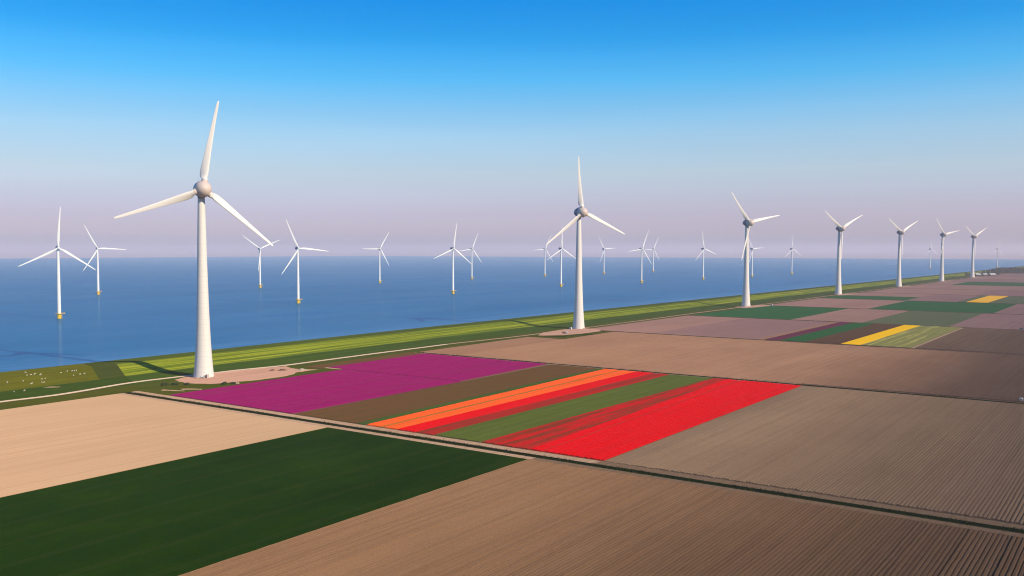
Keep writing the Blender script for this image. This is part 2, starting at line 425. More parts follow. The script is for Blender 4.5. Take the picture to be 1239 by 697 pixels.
# ------------------------------------------------------------------ mesh helpers
class MB:
    def __init__(self):
        self.v, self.f, self.mi = [], [], []

    def add(self, vs, fs, mi=0):
        o = len(self.v)
        self.v += [tuple(x) for x in vs]
        self.f += [tuple(i + o for i in f) for f in fs]
        self.mi += [mi] * len(fs)

    def box(self, c, d, mi=0, rz=0.0):
        x, y, z = (k / 2 for k in d)
        cs, sn = math.cos(rz), math.sin(rz)
        pts = []
        for a, b, e in ((-1, -1, -1), (1, -1, -1), (1, 1, -1), (-1, 1, -1), (-1, -1, 1), (1, -1, 1), (1, 1, 1), (-1, 1, 1)):
            px, py = a * x, b * y
            pts.append((c[0] + px * cs - py * sn, c[1] + px * sn + py * cs, c[2] + e * z))
        self.add(pts, [(3, 2, 1, 0), (4, 5, 6, 7), (0, 1, 5, 4), (1, 2, 6, 5), (2, 3, 7, 6), (3, 0, 4, 7)], mi)

    def tube(self, p, q, r0, r1=None, n=8, mi=0, caps=True):
        r1 = r0 if r1 is None else r1
        p, q = Vector(p), Vector(q)
        d = (q - p).normalized()
        a = d.orthogonal().normalized(); b = d.cross(a)
        vs = []
        for c, r in ((p, r0), (q, r1)):
            for k in range(n):
                an = 2 * math.pi * k / n
                vs.append(c + (a * math.cos(an) + b * math.sin(an)) * r)
        fs = [(k, (k + 1) % n, n + (k + 1) % n, n + k) for k in range(n)]
        if caps: fs += [tuple(range(n - 1, -1, -1)), tuple(range(n, 2 * n))]
        self.add(vs, fs, mi)

    def lathe(self, prof, n=32, axis='z', c=(0, 0, 0), mi=0):
        """prof: (radius, height) pairs"""
        vs, fs = [], []
        for r, h in prof:
            for k in range(n):
                a = 2 * math.pi * k / n
                if axis == 'z': vs.append((c[0] + r * math.cos(a), c[1] + r * math.sin(a), c[2] + h))
                else: vs.append((c[0] + r * math.cos(a), c[1] + h, c[2] - r * math.sin(a)))
        m_ = len(prof)
        for i in range(m_ - 1):
            for k in range(n):
                k2 = (k + 1) % n
                fs.append((i * n + k, i * n + k2, (i + 1) * n + k2, (i + 1) * n + k))
        fs.append(tuple(range(n - 1, -1, -1)))
        fs.append(tuple(range((m_ - 1) * n, m_ * n)))
        self.add(vs, fs, mi)

    def prism(self, poly, z0, z1, mi=0):
        a = sum(poly[i][0] * poly[(i + 1) % len(poly)][1] - poly[(i + 1) % len(poly)][0] * poly[i][1] for i in range(len(poly)))
        if a < 0: poly = poly[::-1]
        n = len(poly)
        vs = [(x, y, z1) for x, y in poly] + [(x, y, z0) for x, y in poly]
        fs = [tuple(range(n))] + [(k, n + k, n + (k + 1) % n, (k + 1) % n) for k in range(n)]
        self.add(vs, fs, mi)

    def mesh(self, name, mats, smooth=False):
        me = bpy.data.meshes.new(name)
        me.from_pydata(self.v, [], self.f)
        for m in (mats if isinstance(mats, (list, tuple)) else [mats]): me.materials.append(m)
        me.polygons.foreach_set('material_index', self.mi)
        if smooth: me.polygons.foreach_set('use_smooth', [True] * len(me.polygons))
        me.update()
        return me


def link(name, me, parent=None):
    o = bpy.data.objects.new(name, me)
    COL.objects.link(o)
    if parent: o.parent = parent
    return o


def smooth_by_angle(me, deg=35):
    bm = bmesh.new(); bm.from_mesh(me)
    for f in bm.faces: f.smooth = True
    for e in bm.edges:
        if len(e.link_faces) == 2 and e.calc_face_angle(0) > R(deg): e.smooth = False
    bm.to_mesh(me); bm.free()


def thing(name, label, cat, loc, rz=0.0, group=None):
    o = bpy.data.objects.new(name, None)
    COL.objects.link(o)
    o.empty_display_size = 2
    o.location = loc; o.rotation_euler = (0, 0, rz)
    o['label'] = label; o['category'] = cat
    if group: o['group'] = group
    return o


def tag(o, label, cat, group=None):
    o['label'] = label; o['category'] = cat
    if group: o['group'] = group
    return o


def st_obj(name, me, kind='structure'):
    """an object whose local x, y are the s, t directions of the polder"""
    o = link(name, me)
    o.rotation_euler = (0, 0, ROT)
    o['kind'] = kind
    return o


def slab(name, poly, mat, z0=-1.45, z1=0.0, kind='structure'):
    b = MB(); b.prism(poly, z0, z1)
    return st_obj(name, b.mesh(name, mat), kind)


def rect(s0, s1, t0, t1): return [(s0, t0), (s1, t0), (s1, t1), (s0, t1)]


def beds(name, s0, s1, t0, t1, pitch, height, mat, seg=6.0, hj=0.25, wob=0.12, end=0.6, gap=0.30, crown=None, groove=None, hramp=None, lines=0.0, kind='structure', t1_far=None, t0_far=None):
    """raised beds running along s: one height field with real furrows and real bed ends"""
    n = max(1, int(round((t1 - t0) / pitch)))
    pitch = (t1 - t0) / n
    ns = max(2, int((s1 - s0) / seg)) + 1
    ss = np.linspace(s0 + 0.8, s1 - 0.8, ns)
    prof_t, prof_h = np.array([0.0, gap * 0.35, gap, (gap + crown) if crown else 1.0 - gap * 0.35]), np.array([0.0, 0.02, 1.0, 1.0])
    if groove: prof_t, prof_h = np.array([0.0, groove * 0.5, groove, 0.995]), np.array([0.98, 0.0, 1.0, 1.0])
    T = (np.arange(n)[:, None] + prof_t[None, :]).ravel() * pitch
    T = np.append(T, n * pitch)
    Hn = np.tile(prof_h, n); Hn = np.append(Hn, 0.0)
    bed = np.append(np.repeat(np.arange(n), 4), n - 1)
    bh = 1 + RNG.uniform(-hj, hj, n)
    if not groove: bh[RNG.random(n) < 0.05] *= 0.45
    if lines: bh *= np.where(RNG.random(n) < lines, 1.35, 0.92)
    if hramp: bh *= np.interp(t0 + (np.arange(n) + 0.5) * pitch, *hramp)
    Hb = Hn * bh[bed] * height
    e0 = RNG.uniform(-end, end, n)[bed]; e1 = RNG.uniform(-end, end, n)[bed]
    rows = []
    fr = (T / T[-1])
    def tpos(sv):
        f = (sv - s0) / (s1 - s0)
        a = t0 + ((t0_far - t0) * f if t0_far is not None else 0)
        b = t1 + ((t1_far - t1) * f if t1_far is not None else 0)
        return a + (b - a) * fr
    k = len(T)
    z = np.zeros(k)
    rows.append(np.stack([np.full(k, s0), tpos(s0), z], 1))
    rows.append(np.stack([ss[0] + e0 - 0.12, tpos(ss[0]), z], 1))
    wt = np.zeros(n)
    for i, sv in enumerate(ss):
        j = e0 if i == 0 else (e1 if i == ns - 1 else 0)
        wt = wt * 0.6 + RNG.normal(0, wob * 0.2, n)
        tt = tpos(sv) + np.where(Hn > 0.5, wt[bed], 0)
        rows.append(np.stack([sv + j * np.ones(k), tt, Hb * (1 + RNG.uniform(-0.12, 0.12, k)) + RNG.normal(0, 0.012, k) * (Hn > 0)], 1))
    rows.append(np.stack([ss[-1] + e1 + 0.12, tpos(ss[-1]), z], 1))
    rows.append(np.stack([np.full(k, s1), tpos(s1), z], 1))
    V = np.concatenate(rows)
    nr = len(rows)
    a = (np.arange(nr - 1)[:, None] * k + np.arange(k - 1)[None, :]).ravel()
    F = np.stack([a, a + k, a + k + 1, a + 1], 1)
    V[:, 2] += 0.004
    # skirt
    b = MB()
    me = bpy.data.meshes.new(name)
    nv = len(V)
    rim = [0, k - 1, nr * k - 1, (nr - 1) * k]
    low = V[rim].copy(); low[:, 2] = -1.45
    V = np.concatenate([V, low])
    faces = F[:, ::-1].tolist()
    q = [nv, nv + 1, nv + 2, nv + 3]
    faces += [list(range(0, k)) + [q[1], q[0]],
              [i * k + k - 1 for i in range(nr)] + [q[2], q[1]],
              [(nr - 1) * k + i for i in range(k - 1, -1, -1)] + [q[3], q[2]],
              [i * k for i in range(nr - 1, -1, -1)] + [q[0], q[3]]]
    me.from_pydata(V.tolist(), [], faces)
    me.materials.append(mat)
    me.update()
    bm = bmesh.new(); bm.from_mesh(me); bmesh.ops.recalc_face_normals(bm, faces=bm.faces[:])
    up = sum(f.normal.z * f.calc_area() for f in bm.faces)
    if up < 0: bmesh.ops.reverse_faces(bm, faces=bm.faces[:])
    bm.to_mesh(me); bm.free()
    return st_obj(name, me, kind)


# ------------------------------------------------------------------ land and water
BIG = 28000.0
b = MB()
poly = [(-4000, 690)] + [(s, 690 + g(s)) for s in (0, 400, 800, 2000, 4000, 8000, 9600)] + [(9600, -9600), (-4000, -9600)]
b.add([(s, t, -1.5) for s, t in poly], [tuple(range(len(poly)))[::-1]])
st_obj('polder_ground', b.mesh('polder_ground', M['base']))

# lake surface: a strip mesh whose rows follow the shore
S_ST = [-6000, -1500, 0, 200, 400, 600, 800, 1100, 1500, 2000, 2600, 3300, 4200, 6000, 8000, 9600]
T_OFF = [674, 690, 700, 712, 735, 775, 900, 1400, 4000, 7000, 9600]
SHAL = [1.0, 1.0, 0.95, 0.75, 0.40, 0.12, 0.0, 0.0, 0.0, 0.0, 0.0]
vsx, fx, at = [], [], []
for i, s in enumerate(S_ST):
    for j, t in enumerate(T_OFF):
        vsx.append((s, t + g(min(s, 14000)), 1.5)); at.append(SHAL[j])
nj = len(T_OFF)
for i in range(len(S_ST) - 1):
    for j in range(nj - 1):
        a = i * nj + j
        fx.append((a, a + nj, a + nj + 1, a + 1))
me = bpy.data.meshes.new('lake')
me.from_pydata(vsx, [], fx)
me.materials.append(M['water'])
ca = me.attributes.new('shallow', 'FLOAT', 'POINT')
ca.data.foreach_set('value', at)
me.update()
st_obj('lake', me)


def strip(name, prof, mats, s_list, lateral=g, rows_mat=None, kind='structure', sm=True):
    """sweep a cross profile [(t, z), ...] along s"""
    vs_, fs_, mi = [], [], []
    n = len(prof)
    for s in s_list:
        for t, z in prof: vs_.append((s, t + lateral(s), z))
    for i in range(len(s_list) - 1):
        for j in range(n - 1):
            a = i * n + j
            fs_.append((a, a + n, a + n + 1, a + 1)); mi.append(rows_mat[j] if rows_mat else 0)
    me = bpy.data.meshes.new(name)
    me.from_pydata(vs_, [], fs_)
    for m in mats: me.materials.append(m)
    me.polygons.foreach_set('material_index', mi)
    ca = me.attributes.new('tt', 'FLOAT', 'POINT'); ca.data.foreach_set('value', [t for _ in s_list for t, z in prof])
    me.update()
    return st_obj(name, me, kind)


def srange(a, b_, step): return [a + (b_ - a) * i / max(1, round((b_ - a) / step)) for i in range(max(1, round((b_ - a) / step)) + 1)]


# dike: rough strip, dark meadow, mown inner slope, crest, outer slope
inner = [(541, 0.0), (570, 0.0), (600, 0.1), (608, 0.4), (616, 1.2), (628, 3.0), (638, 4.5), (643, 5.0), (648, 5.1), (660, 4.4), (676, 3.2), (688, 2.3), (699, 1.3), (716, -1.2)]
zone = [0, 1, 1, 2, 2, 2, 2, 3, 3, 3, 3, 3, 3]
s_far = srange(430, 2000, 20) + srange(2000, 9600, 200)[1:]
strip('dike', inner, [M['dike']], s_far)


# the near end of the dike: the grazed pasture left of a slanting boundary, rough dark grass right of it
def bound(t): return 354 + (t - 595) * 0.42


def near_strip(name, fn0, fn1, n, mats, zn):
    vs_, fs_, mi = [], [], []
    k = len(inner)
    for i in range(n + 1):
        f = i / n
        for t, z in inner:
            a, c = fn0(t), fn1(t)
            vs_.append((a + (c - a) * f, t, z))
    for i in range(n):
        for j in range(k - 1):
            a = i * k + j
            fs_.append((a, a + k, a + k + 1, a + 1)); mi.append(zn[j])
    me = bpy.data.meshes.new(name)
    me.from_pydata(vs_, [], fs_)
    for m in mats: me.materials.append(m)
    me.polygons.foreach_set('material_index', mi)
    ca = me.attributes.new('tt', 'FLOAT', 'POINT'); ca.data.foreach_set('value', [t for _ in range(n + 1) for t, z in inner])
    me.update()
    return st_obj(name, me)


near_strip('dike_pasture', lambda t: -400.0, bound, 40, [M['verge'], M['meadow'], M['pasture']], [0, 1, 1] + [2] * 10)
near_strip('dike_ramp', bound, lambda t: bound(t) + (20 if t < 700 else 20), 3, [M['verge'], M['meadow'], M['outer']], [0, 1, 1] + [2] * 10)
near_strip('dike_slope', lambda t: bound(t) + 20, lambda t: 430.0, 4, [M['dike']], [0] * 13)

# fields ---------------------------------------------------------------
ROWS = [(40, 331), (346, 617), (626, 905), (913, 1187), (1197, 1472), (1482, 1757), (1767, 2042), (2052, 2327), (2337, 2612), (2622, 2897), (2907, 3182), (3192, 3467), (3477, 3752), (3762, 4037)]
L0 = -260.0                                   # fields continue to the right of the picture


def field(name, row, t0, t1, mat, kind='structure', sa=None, sb=None, top=0.0):
    s0, s1 = ROWS[row]
    s0, s1 = (sa if sa is not None else s0), (sb if sb is not None else s1)
    hi0 = 541 + g(s0) if t1 is None else t1
    hi1 = 541 + g(s1) if t1 is None else t1
    if name in ('tulip_strip', 'crop_strip'): top = 0.35
    return slab(name, [(s0, t0), (s1, t0), (s1, hi1), (s0, hi0)], mat, z1=top, kind=kind)


def crop(name, label, o):
    o['kind'] = 'stuff'
    o['label'] = label
    o['category'] = 'crop'
    return o


# row 0 (nearest)
field('bare_field', 0, 350.0, 541, M['tan'], sa=-300)
crop('wheat_field', 'dark green field of young wheat in the lower left foreground', field('wheat_field', 0, 223.6, 349.2, M['wheat'], sa=-300))
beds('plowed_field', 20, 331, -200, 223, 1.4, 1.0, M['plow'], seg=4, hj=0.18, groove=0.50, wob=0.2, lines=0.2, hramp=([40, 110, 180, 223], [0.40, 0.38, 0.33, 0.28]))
slab('grass_edge', rect(40, 331, 223.03, 223.57), M['edge'], z1=0.05)
# row 1: the tulips
slab('grass_patch', rect(346, 500.5, 509, 541), M['verge'])
slab('bare_field', rect(346, 617, 194.6, 508.4), M['verge_soil'], z1=-0.02)
slab('bare_field', [(500.5, 508.4), (617, 508.4), (617, 541), (500.5, 541)], M['verge_soil'], z1=-0.02)


def tulips(s0, s1, t0, t1, mat, label, h=0.42, t0f=None, t1f=None, pitch=1.5):
    o = beds('tulip_strip', s0, s1, t0, t1, pitch, h, mat, seg=5, hj=0.12, wob=0.15, end=0.35, gap=0.32, kind='stuff', t0_far=t0f, t1_far=t1f)
    return crop('tulip_strip', label, o)


tulips(346.5, 500, 394, 508, M['purple'], 'magenta purple tulip bed in front of the nearest turbine', 0.38)
tulips(500, 617, 396, 527, M['purple'], 'far end of the magenta purple tulip field beside the concrete track', 0.38, t0f=399, t1f=527)
tulips(492, 617, 528, 545, M['olive'], 'thin brownish fringe along the top of the purple tulips', 0.25)
tulips(346.5, 617, 345, 393, M['olive'], 'olive brown strip between the purple and the orange tulips', 0.25, t0f=353, t1f=395)
tulips(346.5, 617, 337.5, 344.4, M['darkleaf'], 'narrow dark green strip along the orange tulips', 0.3, t0f=346, t1f=352)
tulips(346.5, 617, 328.4, 337, M['orange'], 'narrower upper half of the bright orange tulips, above the ochre streak', 0.42, t0f=334, t1f=345)
tulips(346.5, 617, 325.2, 328.2, M['ochre'], 'thin ochre streak running through the orange tulips', 0.36, t0f=331, t1f=333.8)
tulips(346.5, 617, 316, 325, M['orange'], 'wider lower half of the bright orange tulips, beside the red', 0.42, t0f=319.5, t1f=330.8)
tulips(346.5, 617, 303.6, 315.6, M['red'], 'narrow pure red tulip strip beside the orange strip', 0.42, t0f=304.5, t1f=319)
tulips(346.5, 617, 291.4, 303.2, M['redbrown'], 'brownish red fading tulip strip beside the green strip', 0.36, t0f=291.4, t1f=304)
tulips(346.5, 617, 262.2, 291, M['leafgreen'], 'leaf green tulip strip not in bloom between two red strips', 0.36, t0f=257.5, t1f=291)
tulips(346.5, 617, 234, 261.6, M['redmix'], 'red tulip strip streaked with brown and green rows', 0.40, t0f=247, t1f=257)
tulips(346.5, 617, 195, 233.6, M['red'], 'broad pure red tulip strip at the right end of the tulips', 0.45, t0f=194.5, t1f=246.6)
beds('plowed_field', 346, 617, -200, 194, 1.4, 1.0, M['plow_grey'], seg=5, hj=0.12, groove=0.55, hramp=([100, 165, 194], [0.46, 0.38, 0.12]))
# row 2
slab('grass_patch', rect(800, 905, 497, 541), M['verge'])
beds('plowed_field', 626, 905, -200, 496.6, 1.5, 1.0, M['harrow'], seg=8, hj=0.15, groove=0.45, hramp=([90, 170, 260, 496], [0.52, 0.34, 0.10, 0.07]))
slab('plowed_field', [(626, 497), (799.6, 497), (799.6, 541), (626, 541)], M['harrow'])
# row 3
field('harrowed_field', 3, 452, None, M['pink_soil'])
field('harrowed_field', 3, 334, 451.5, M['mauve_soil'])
field('harrowed_field', 3, 326.5, 333.6, M['harrow'])
crop('', 'thin plum coloured tulip strip in the middle distance', field('tulip_strip', 3, 311, 326, M['plum']))
crop('', 'dark green leafy strip beside the plum tulips', field('crop_strip', 3, 285, 310.6, M['far_crop']))
crop('', 'umber brown crop strip beside the yellow tulips', field('crop_strip', 3, 250.5, 284.6, M['umber']))
crop('', 'bright yellow tulip strip in the middle distance', field('tulip_strip', 3, 232, 250, M['yellow']))
for k, (a, c) in enumerate(((224, 231.4), (216, 223.6), (207.5, 215.6), (200, 207))):
    m_ = (M['palestripe'], M['stripegreen'])[k % 2]
    crop('', ('pale yellow striped crop next to the yellow tulips', 'first grey green strip among the pale yellow stripes',
              'pale yellow striped crop between two grey green strips', 'last grey green strip of the striped block')[k], field('crop_strip', 3, a, c, m_))
crop('', 'pale yellow row near the right end of the striped block', field('crop_strip', 3, 195, 199.6, M['palestripe']))
crop('', 'green strip ending the striped block on its right', field('crop_strip', 3, 187, 194.6, M['stripegreen']))
field('headland', 3, 183, 186.6, M['track'])
beds('plowed_field', 913, 1187, L0, 182.6, 1.5, 0.55, M['dark_soil'], seg=14, hj=0.3, groove=0.55)
# row 4
crop('', 'dark green crop field behind the third turbine from the left on land', field('crop_field', 4, 393, None, M['far_crop']))
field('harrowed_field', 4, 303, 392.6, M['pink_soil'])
crop('', 'grey green crop field behind the striped tulip block', field('crop_field', 4, 203, 302.6, M['grey_crop']))
field('plowed_field', 4, L0, 202.6, M['mauve_soil'])
# row 5
field('harrowed_field', 5, 366, None, M['pink_soil'])
crop('', 'wide dark green crop field in front of the far yellow field', field('crop_field', 5, 192, 365.6, M['far_crop']))
field('plowed_field', 5, L0, 191.6, M['mauve_soil'])
# row 6
crop('', 'small dark green crop field beside the fourth turbine on land', field('crop_field', 6, 372, None, M['far_crop'], sb=1900))
field('harrowed_field', 6, 372, None, M['pink_soil'], sa=1900.5)
field('harrowed_field', 6, 286, 371.6, M['mauve_soil'])
crop('', 'thin olive strip beside the far yellow tulips', field('crop_strip', 6, 272, 285.6, M['grey_crop']))
crop('', 'far yellow tulip field', field('tulip_strip', 6, 238, 271.6, M['gold']))
crop('', 'grey green crop to the right of the far yellow tulips', field('crop_field', 6, L0, 237.6, M['grey_crop']))
# rows 7 to 13
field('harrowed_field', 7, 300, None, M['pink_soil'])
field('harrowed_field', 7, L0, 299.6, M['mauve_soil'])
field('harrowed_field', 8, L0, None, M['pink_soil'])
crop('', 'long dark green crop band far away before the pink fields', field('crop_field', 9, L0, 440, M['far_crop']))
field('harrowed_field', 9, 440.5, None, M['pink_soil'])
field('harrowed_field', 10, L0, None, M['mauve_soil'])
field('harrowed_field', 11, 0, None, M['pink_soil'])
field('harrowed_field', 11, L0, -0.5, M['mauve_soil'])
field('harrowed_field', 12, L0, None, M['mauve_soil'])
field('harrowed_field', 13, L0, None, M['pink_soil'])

# ditches between the rows: track, banks and dark water
for i in range(len(ROWS) - 1):
    a, c = ROWS[i][1], ROWS[i + 1][0]
    hi = 541 + g(a)
    lo = -220.0
    if i == 0:
        d0, d1 = 335.5, 340.3
    else:
        d0, d1 = a + 2.2, c - 2.0
    mid = (d0 + d1) / 2
    prof = [(d0, -0.004), (d0 + 0.9, -0.75), (mid - 0.6, -1.0), (mid + 0.6, -1.0), (d1 - 0.9, -0.75), (d1, -0.004)]
    hi_d = hi if i else 556
    vs_, fs_ = [], []
    tl = srange(lo, hi_d, 30)
    for t in tl:
        for s, z in prof: vs_.append((s + random.uniform(-.2, .2), t, z))
    for p in range(len(tl) - 1):
        for q in range(5):
            x = p * 6 + q
            fs_.append((x, x + 1, x + 7, x + 6))
    me = bpy.data.meshes.new('ditch'); me.from_pydata(vs_, [], fs_); me.materials.append(M['bank']); me.update()
    st_obj('ditch', me)
    if i < 2:
        cut = (223, 196)[i]
        slab('headland', rect(a + 0.02, d0, cut, hi), M['track'], z1=-0.006)
        slab('headland', rect(a + 0.02, d0, lo, cut - 0.02), M['verge_soil'], z1=-0.006)
        slab('farm_track', rect(d1, c - 0.02, 196, hi_d), M['track'], z1=-0.006)
        slab('farm_track', rect(d1, c - 0.02, lo, 195.98), M['verge_soil'], z1=-0.006)
    else:
        slab('headland', rect(a + 0.02, d0, lo, hi), M['verge'], z1=-0.006)
        slab('farm_track', rect(d1, c - 0.02, lo, hi_d), M['mauve_soil'], z1=-0.006)

# reeds and tall grass on the banks of the two nearest ditches
def reeds(name, s_lo, s_hi, t_lo, t_hi, n, label, h0=0.12, h1=0.5):
    b = MB()
    clump = [(random.uniform(t_lo, t_hi), random.uniform(2, 9)) for _ in range(int(n / 45))]
    for _ in range(n):
        c, w = random.choice(clump)
        t = random.gauss(c, w)
        if not t_lo < t < t_hi: continue
        side = random.choice((s_lo, s_hi))
        s_ = side + random.gauss(0, 0.32)
        h = random.uniform(h0, h1); a = random.uniform(0, 6.28); w_ = random.uniform(0.10, 0.30)
        lx, ly = random.uniform(-.25, .25), random.uniform(-.25, .25)
        dx, dy = math.cos(a) * w_, math.sin(a) * w_
        b.add([(s_ - dx, t - dy, -0.3), (s_ + dx, t + dy, -0.3), (s_ + lx + dx * .3, t + ly + dy * .3, h), (s_ + lx - dx * .3, t + ly - dy * .3, h)], [(0, 1, 2, 3)])
    o = st_obj(name, b.mesh(name, M['reed']), 'stuff')
    o['label'] = label; o['category'] = 'reeds'


reeds('reeds', 335.6, 340.2, -60, 555, 3200, 'dark tufts of reed and grass along the nearest ditch')
reeds('reeds', 619.3, 623.9, -60, 540, 2200, 'ragged grass along the ditch behind the tulip strips', 0.15, 0.5)

# concrete road below the dike
ctr = [(-300, 573), (150, 573), (273, 570), (302, 568), (374, 579), (405, 577), (440, 573), (496, 565), (572, 565), (675, 563), (820, 552), (1044, 551), (1213, 554), (1500, 553), (14000, 553)]


def road_t(s):
    for (a, ta), (c, tc) in zip(ctr, ctr[1:]):
        if a <= s <= c:
            f = (s - a) / (c - a); f = f * f * (3 - 2 * f)
            return ta + (tc - ta) * f
    return ctr[-1][1]


strip('road', [(-2.3, 0.0), (-2.3, 0.10), (2.3, 0.10), (2.3, 0.0)], [M['road']], srange(-200, 690, 8), lambda s: road_t(s), sm=False)
strip('farm_road', [(-2.0, 0.0), (-2.0, 0.08), (2.0, 0.08), (2.0, 0.0)], [M['track']], srange(690.2, 2000, 20) + srange(2000, 7000, 150)[1:], lambda s: road_t(s) + g(s), sm=False)


def blob(pts, j=0.6, sub=4):
    """an uneven outline through the given corners"""
    out = []
    n = len(pts)
    for i in range(n):
        a, c = pts[i], pts[(i + 1) % n]
        for k in range(sub):
            f = k / sub
            out.append((a[0] + (c[0] - a[0]) * f + random.uniform(-j, j), a[1] + (c[1] - a[1]) * f + random.uniform(-j, j)))
    return out


slab('hardstand', blob([(385, 546), (392, 529), (400, 524), (424, 517.5), (449, 516), (460, 521), (467, 526), (488, 524), (480, 537), (482, 548), (487, 560), (470, 566), (440, 571), (408, 574), (390, 566)], 0.8), M['pad'], -0.5, 0.06)
slab('sand_patch', blob([(498, 512), (507, 510), (505, 528), (500, 541), (497, 541)], 0.4), M['pad'], -0.5, 0.05)
slab('sand_patch', blob([(356, 531), (360, 520), (363, 515), (364, 517), (361, 526), (359, 533)], 0.4), M['track'], -0.5, 0.04)
slab('sand_patch', blob([(366, 522), (371, 516), (373, 512), (375, 514), (372, 521), (368, 526)], 0.5), M['track'], -0.5, 0.04)
slab('sand_patch', blob([(317, 605), (323, 598), (326, 599), (321, 607)], 0.4), M['track'], -0.5, 0.28)
slab('hardstand', blob([(818, 540), (836, 520), (860, 513), (905, 512), (924, 530), (922, 552), (900, 557), (850, 556)], 0.9), M['pad'], -0.5, 0.06)
slab('hardstand', blob([(1388, 528), (1420, 521), (1470, 516), (1490, 524), (1480, 536), (1440, 552), (1405, 552)], 0.9), M['pad'], -0.5, 0.06)
slab('hardstand', blob([(1880, 520), (1910, 510), (1975, 505), (1985, 522), (1950, 532), (1900, 534)], 0.9), M['pad'], -0.5, 0.06)
slab('hardstand', blob([(2370, 514), (2420, 503), (2480, 500), (2490, 515), (2450, 522), (2400, 524)], 0.9), M['pad'], -0.5, 0.06)
slab('hardstand', blob([(2850, 504), (2900, 492), (2970, 490), (2985, 503), (2940, 512), (2880, 512)], 0.9), M['pad'], -0.5, 0.06)
slab('hardstand', blob([(3300, 492), (3350, 480), (3430, 478), (3440, 492), (3400, 500), (3340, 502)], 0.9), M['pad'], -0.5, 0.06)
# dark overgrown ditches beside the second turbine's hardstand
for pts in ([(833, 520), (845, 517), (868, 496), (863, 494)], [(812, 531), (824, 510), (829, 512), (818, 533)]):
    slab('ditch', blob(pts, 0.5), M['bank'], -0.5, 0.045)


# ------------------------------------------------------------------ haze
bm = bmesh.new()
bmesh.ops.create_cube(bm, size=1.0)
me = bpy.data.meshes.new('haze'); bm.to_mesh(me); bm.free()
hz = link('haze', me)
hz.scale = (84000, 84000, 210)
hz.location = (0, 0, -2.6 + 105)
hz['kind'] = 'stuff'
hz['label'] = 'pale lilac haze lying low over the lake and the fields'
hz['category'] = 'haze'
hm = bpy.data.materials.new('haze_air'); hm.use_nodes = True
hn, hl = hm.node_tree.nodes, hm.node_tree.links
hn.clear()
ho = hn.new('ShaderNodeOutputMaterial')
hv = hn.new('ShaderNodeVolumePrincipled')
hv.inputs['Color'].default_value = (0.86, 0.79, 0.85, 1)
hv.inputs['Density'].default_value = 8.0e-5
hv.inputs['Anisotropy'].default_value = 0.0
hl.new(hv.outputs['Volume'], ho.inputs['Volume'])
me.materials.append(hm)


# ------------------------------------------------------------------ wind turbines
def blade_mesh(name, prof, mat, n=18, prebend=1.2, sweep=0.6, Rt=63.5):
    """prof: (radius, chord, thickness ratio, twist in degrees)"""
    vs_, fs_ = [], []
    for r, c, th, tw in prof:
        a = R(tw)
        f = r / Rt
        for k in range(n):
            an = 2 * math.pi * k / n
            x = 0.5 * c * math.cos(an)                 # +x leading edge
            taper = 1.0 if th > 0.8 else (0.25 + 0.75 * ((math.cos(an) + 1) / 2) ** 0.6)
            y = 0.5 * c * th * math.sin(an) * taper
            off = 0.0 if th > 0.8 else -0.20 * c        # pitch axis sits towards the leading edge
            x += off
            X = x * math.cos(a) + y * math.sin(a)
            Y = -x * math.sin(a) + y * math.cos(a)
            vs_.append((X + sweep * f ** 3, Y - prebend * f ** 2, r))
    m_ = len(prof)
    for i in range(m_ - 1):
        for k in range(n):
            k2 = (k + 1) % n
            fs_.append((i * n + k, i * n + k2, (i + 1) * n + k2, (i + 1) * n + k))
    fs_.append(tuple(range(n - 1, -1, -1))); fs_.append(tuple(range((m_ - 1) * n, m_ * n)))
    b = MB(); b.add(vs_, fs_)
    me = b.mesh(name, mat, True)
    return me


# --- the big onshore type: flared concrete tower, egg shaped nacelle
HUBZ, AX = 135.0, 8.0
b = MB()
tw = [(7.25, -0.4), (7.2, 0.0), (6.75, 4), (6.3, 9), (5.85, 15), (5.35, 23), (4.9, 33), (4.4, 46), (3.95, 62), (3.5, 80), (3.1, 100), (2.75, 116), (2.45, 129.5)]
fine = []
for (r0, h0), (r1, h1) in zip(tw, tw[1:]):
    k = max(1, int((h1 - h0) / 3.8))
    for q in range(k): fine.append((r0 + (r1 - r0) * q / k, h0 + (h1 - h0) * q / k))
fine.append(tw[-1])
b.lathe(fine, 48)
me_tower = b.mesh('turbine_tower', M['concrete'], True); smooth_by_angle(me_tower)
b = MB(); b.lathe([(8.4, -0.6), (8.4, 0.22), (7.0, 0.24)], 48)
me_plinth = b.mesh('turbine_plinth', M['pad'])
b = MB()
prof = [(0.05, 8.6), (1.1, 8.3), (2.4, 7.3), (3.6, 5.6), (4.7, 3.2), (5.5, 0.4), (5.95, -2.4), (6.0, -4.4)]
b.lathe(prof[::-1], 40, 'y')
b.lathe([(2.46, -6.2), (2.7, -3.6)], 32, 'z')
me_nac = b.mesh('turbine_nacelle', M['nacelle'], True); smooth_by_angle(me_nac, 50)
b = MB()
prof = [(0.05, -14.3), (1.2, -14.1), (2.5, -13.5), (3.8, -12.4), (4.9, -10.9), (5.6, -9.2), (5.95, -7.2), (5.95, -4.75)]
b.lathe(prof, 40, 'y', (0, AX, 0))
for k in range(3):
    a = k * 2 * math.pi / 3
    d = Vector((math.sin(a), 0, math.cos(a)))
    b.tube(d * 3.5, d * 6.6, 2.25, 2.15, 28)
me_hub = b.mesh('turbine_hub', M['hub'], True); smooth_by_angle(me_hub, 50)
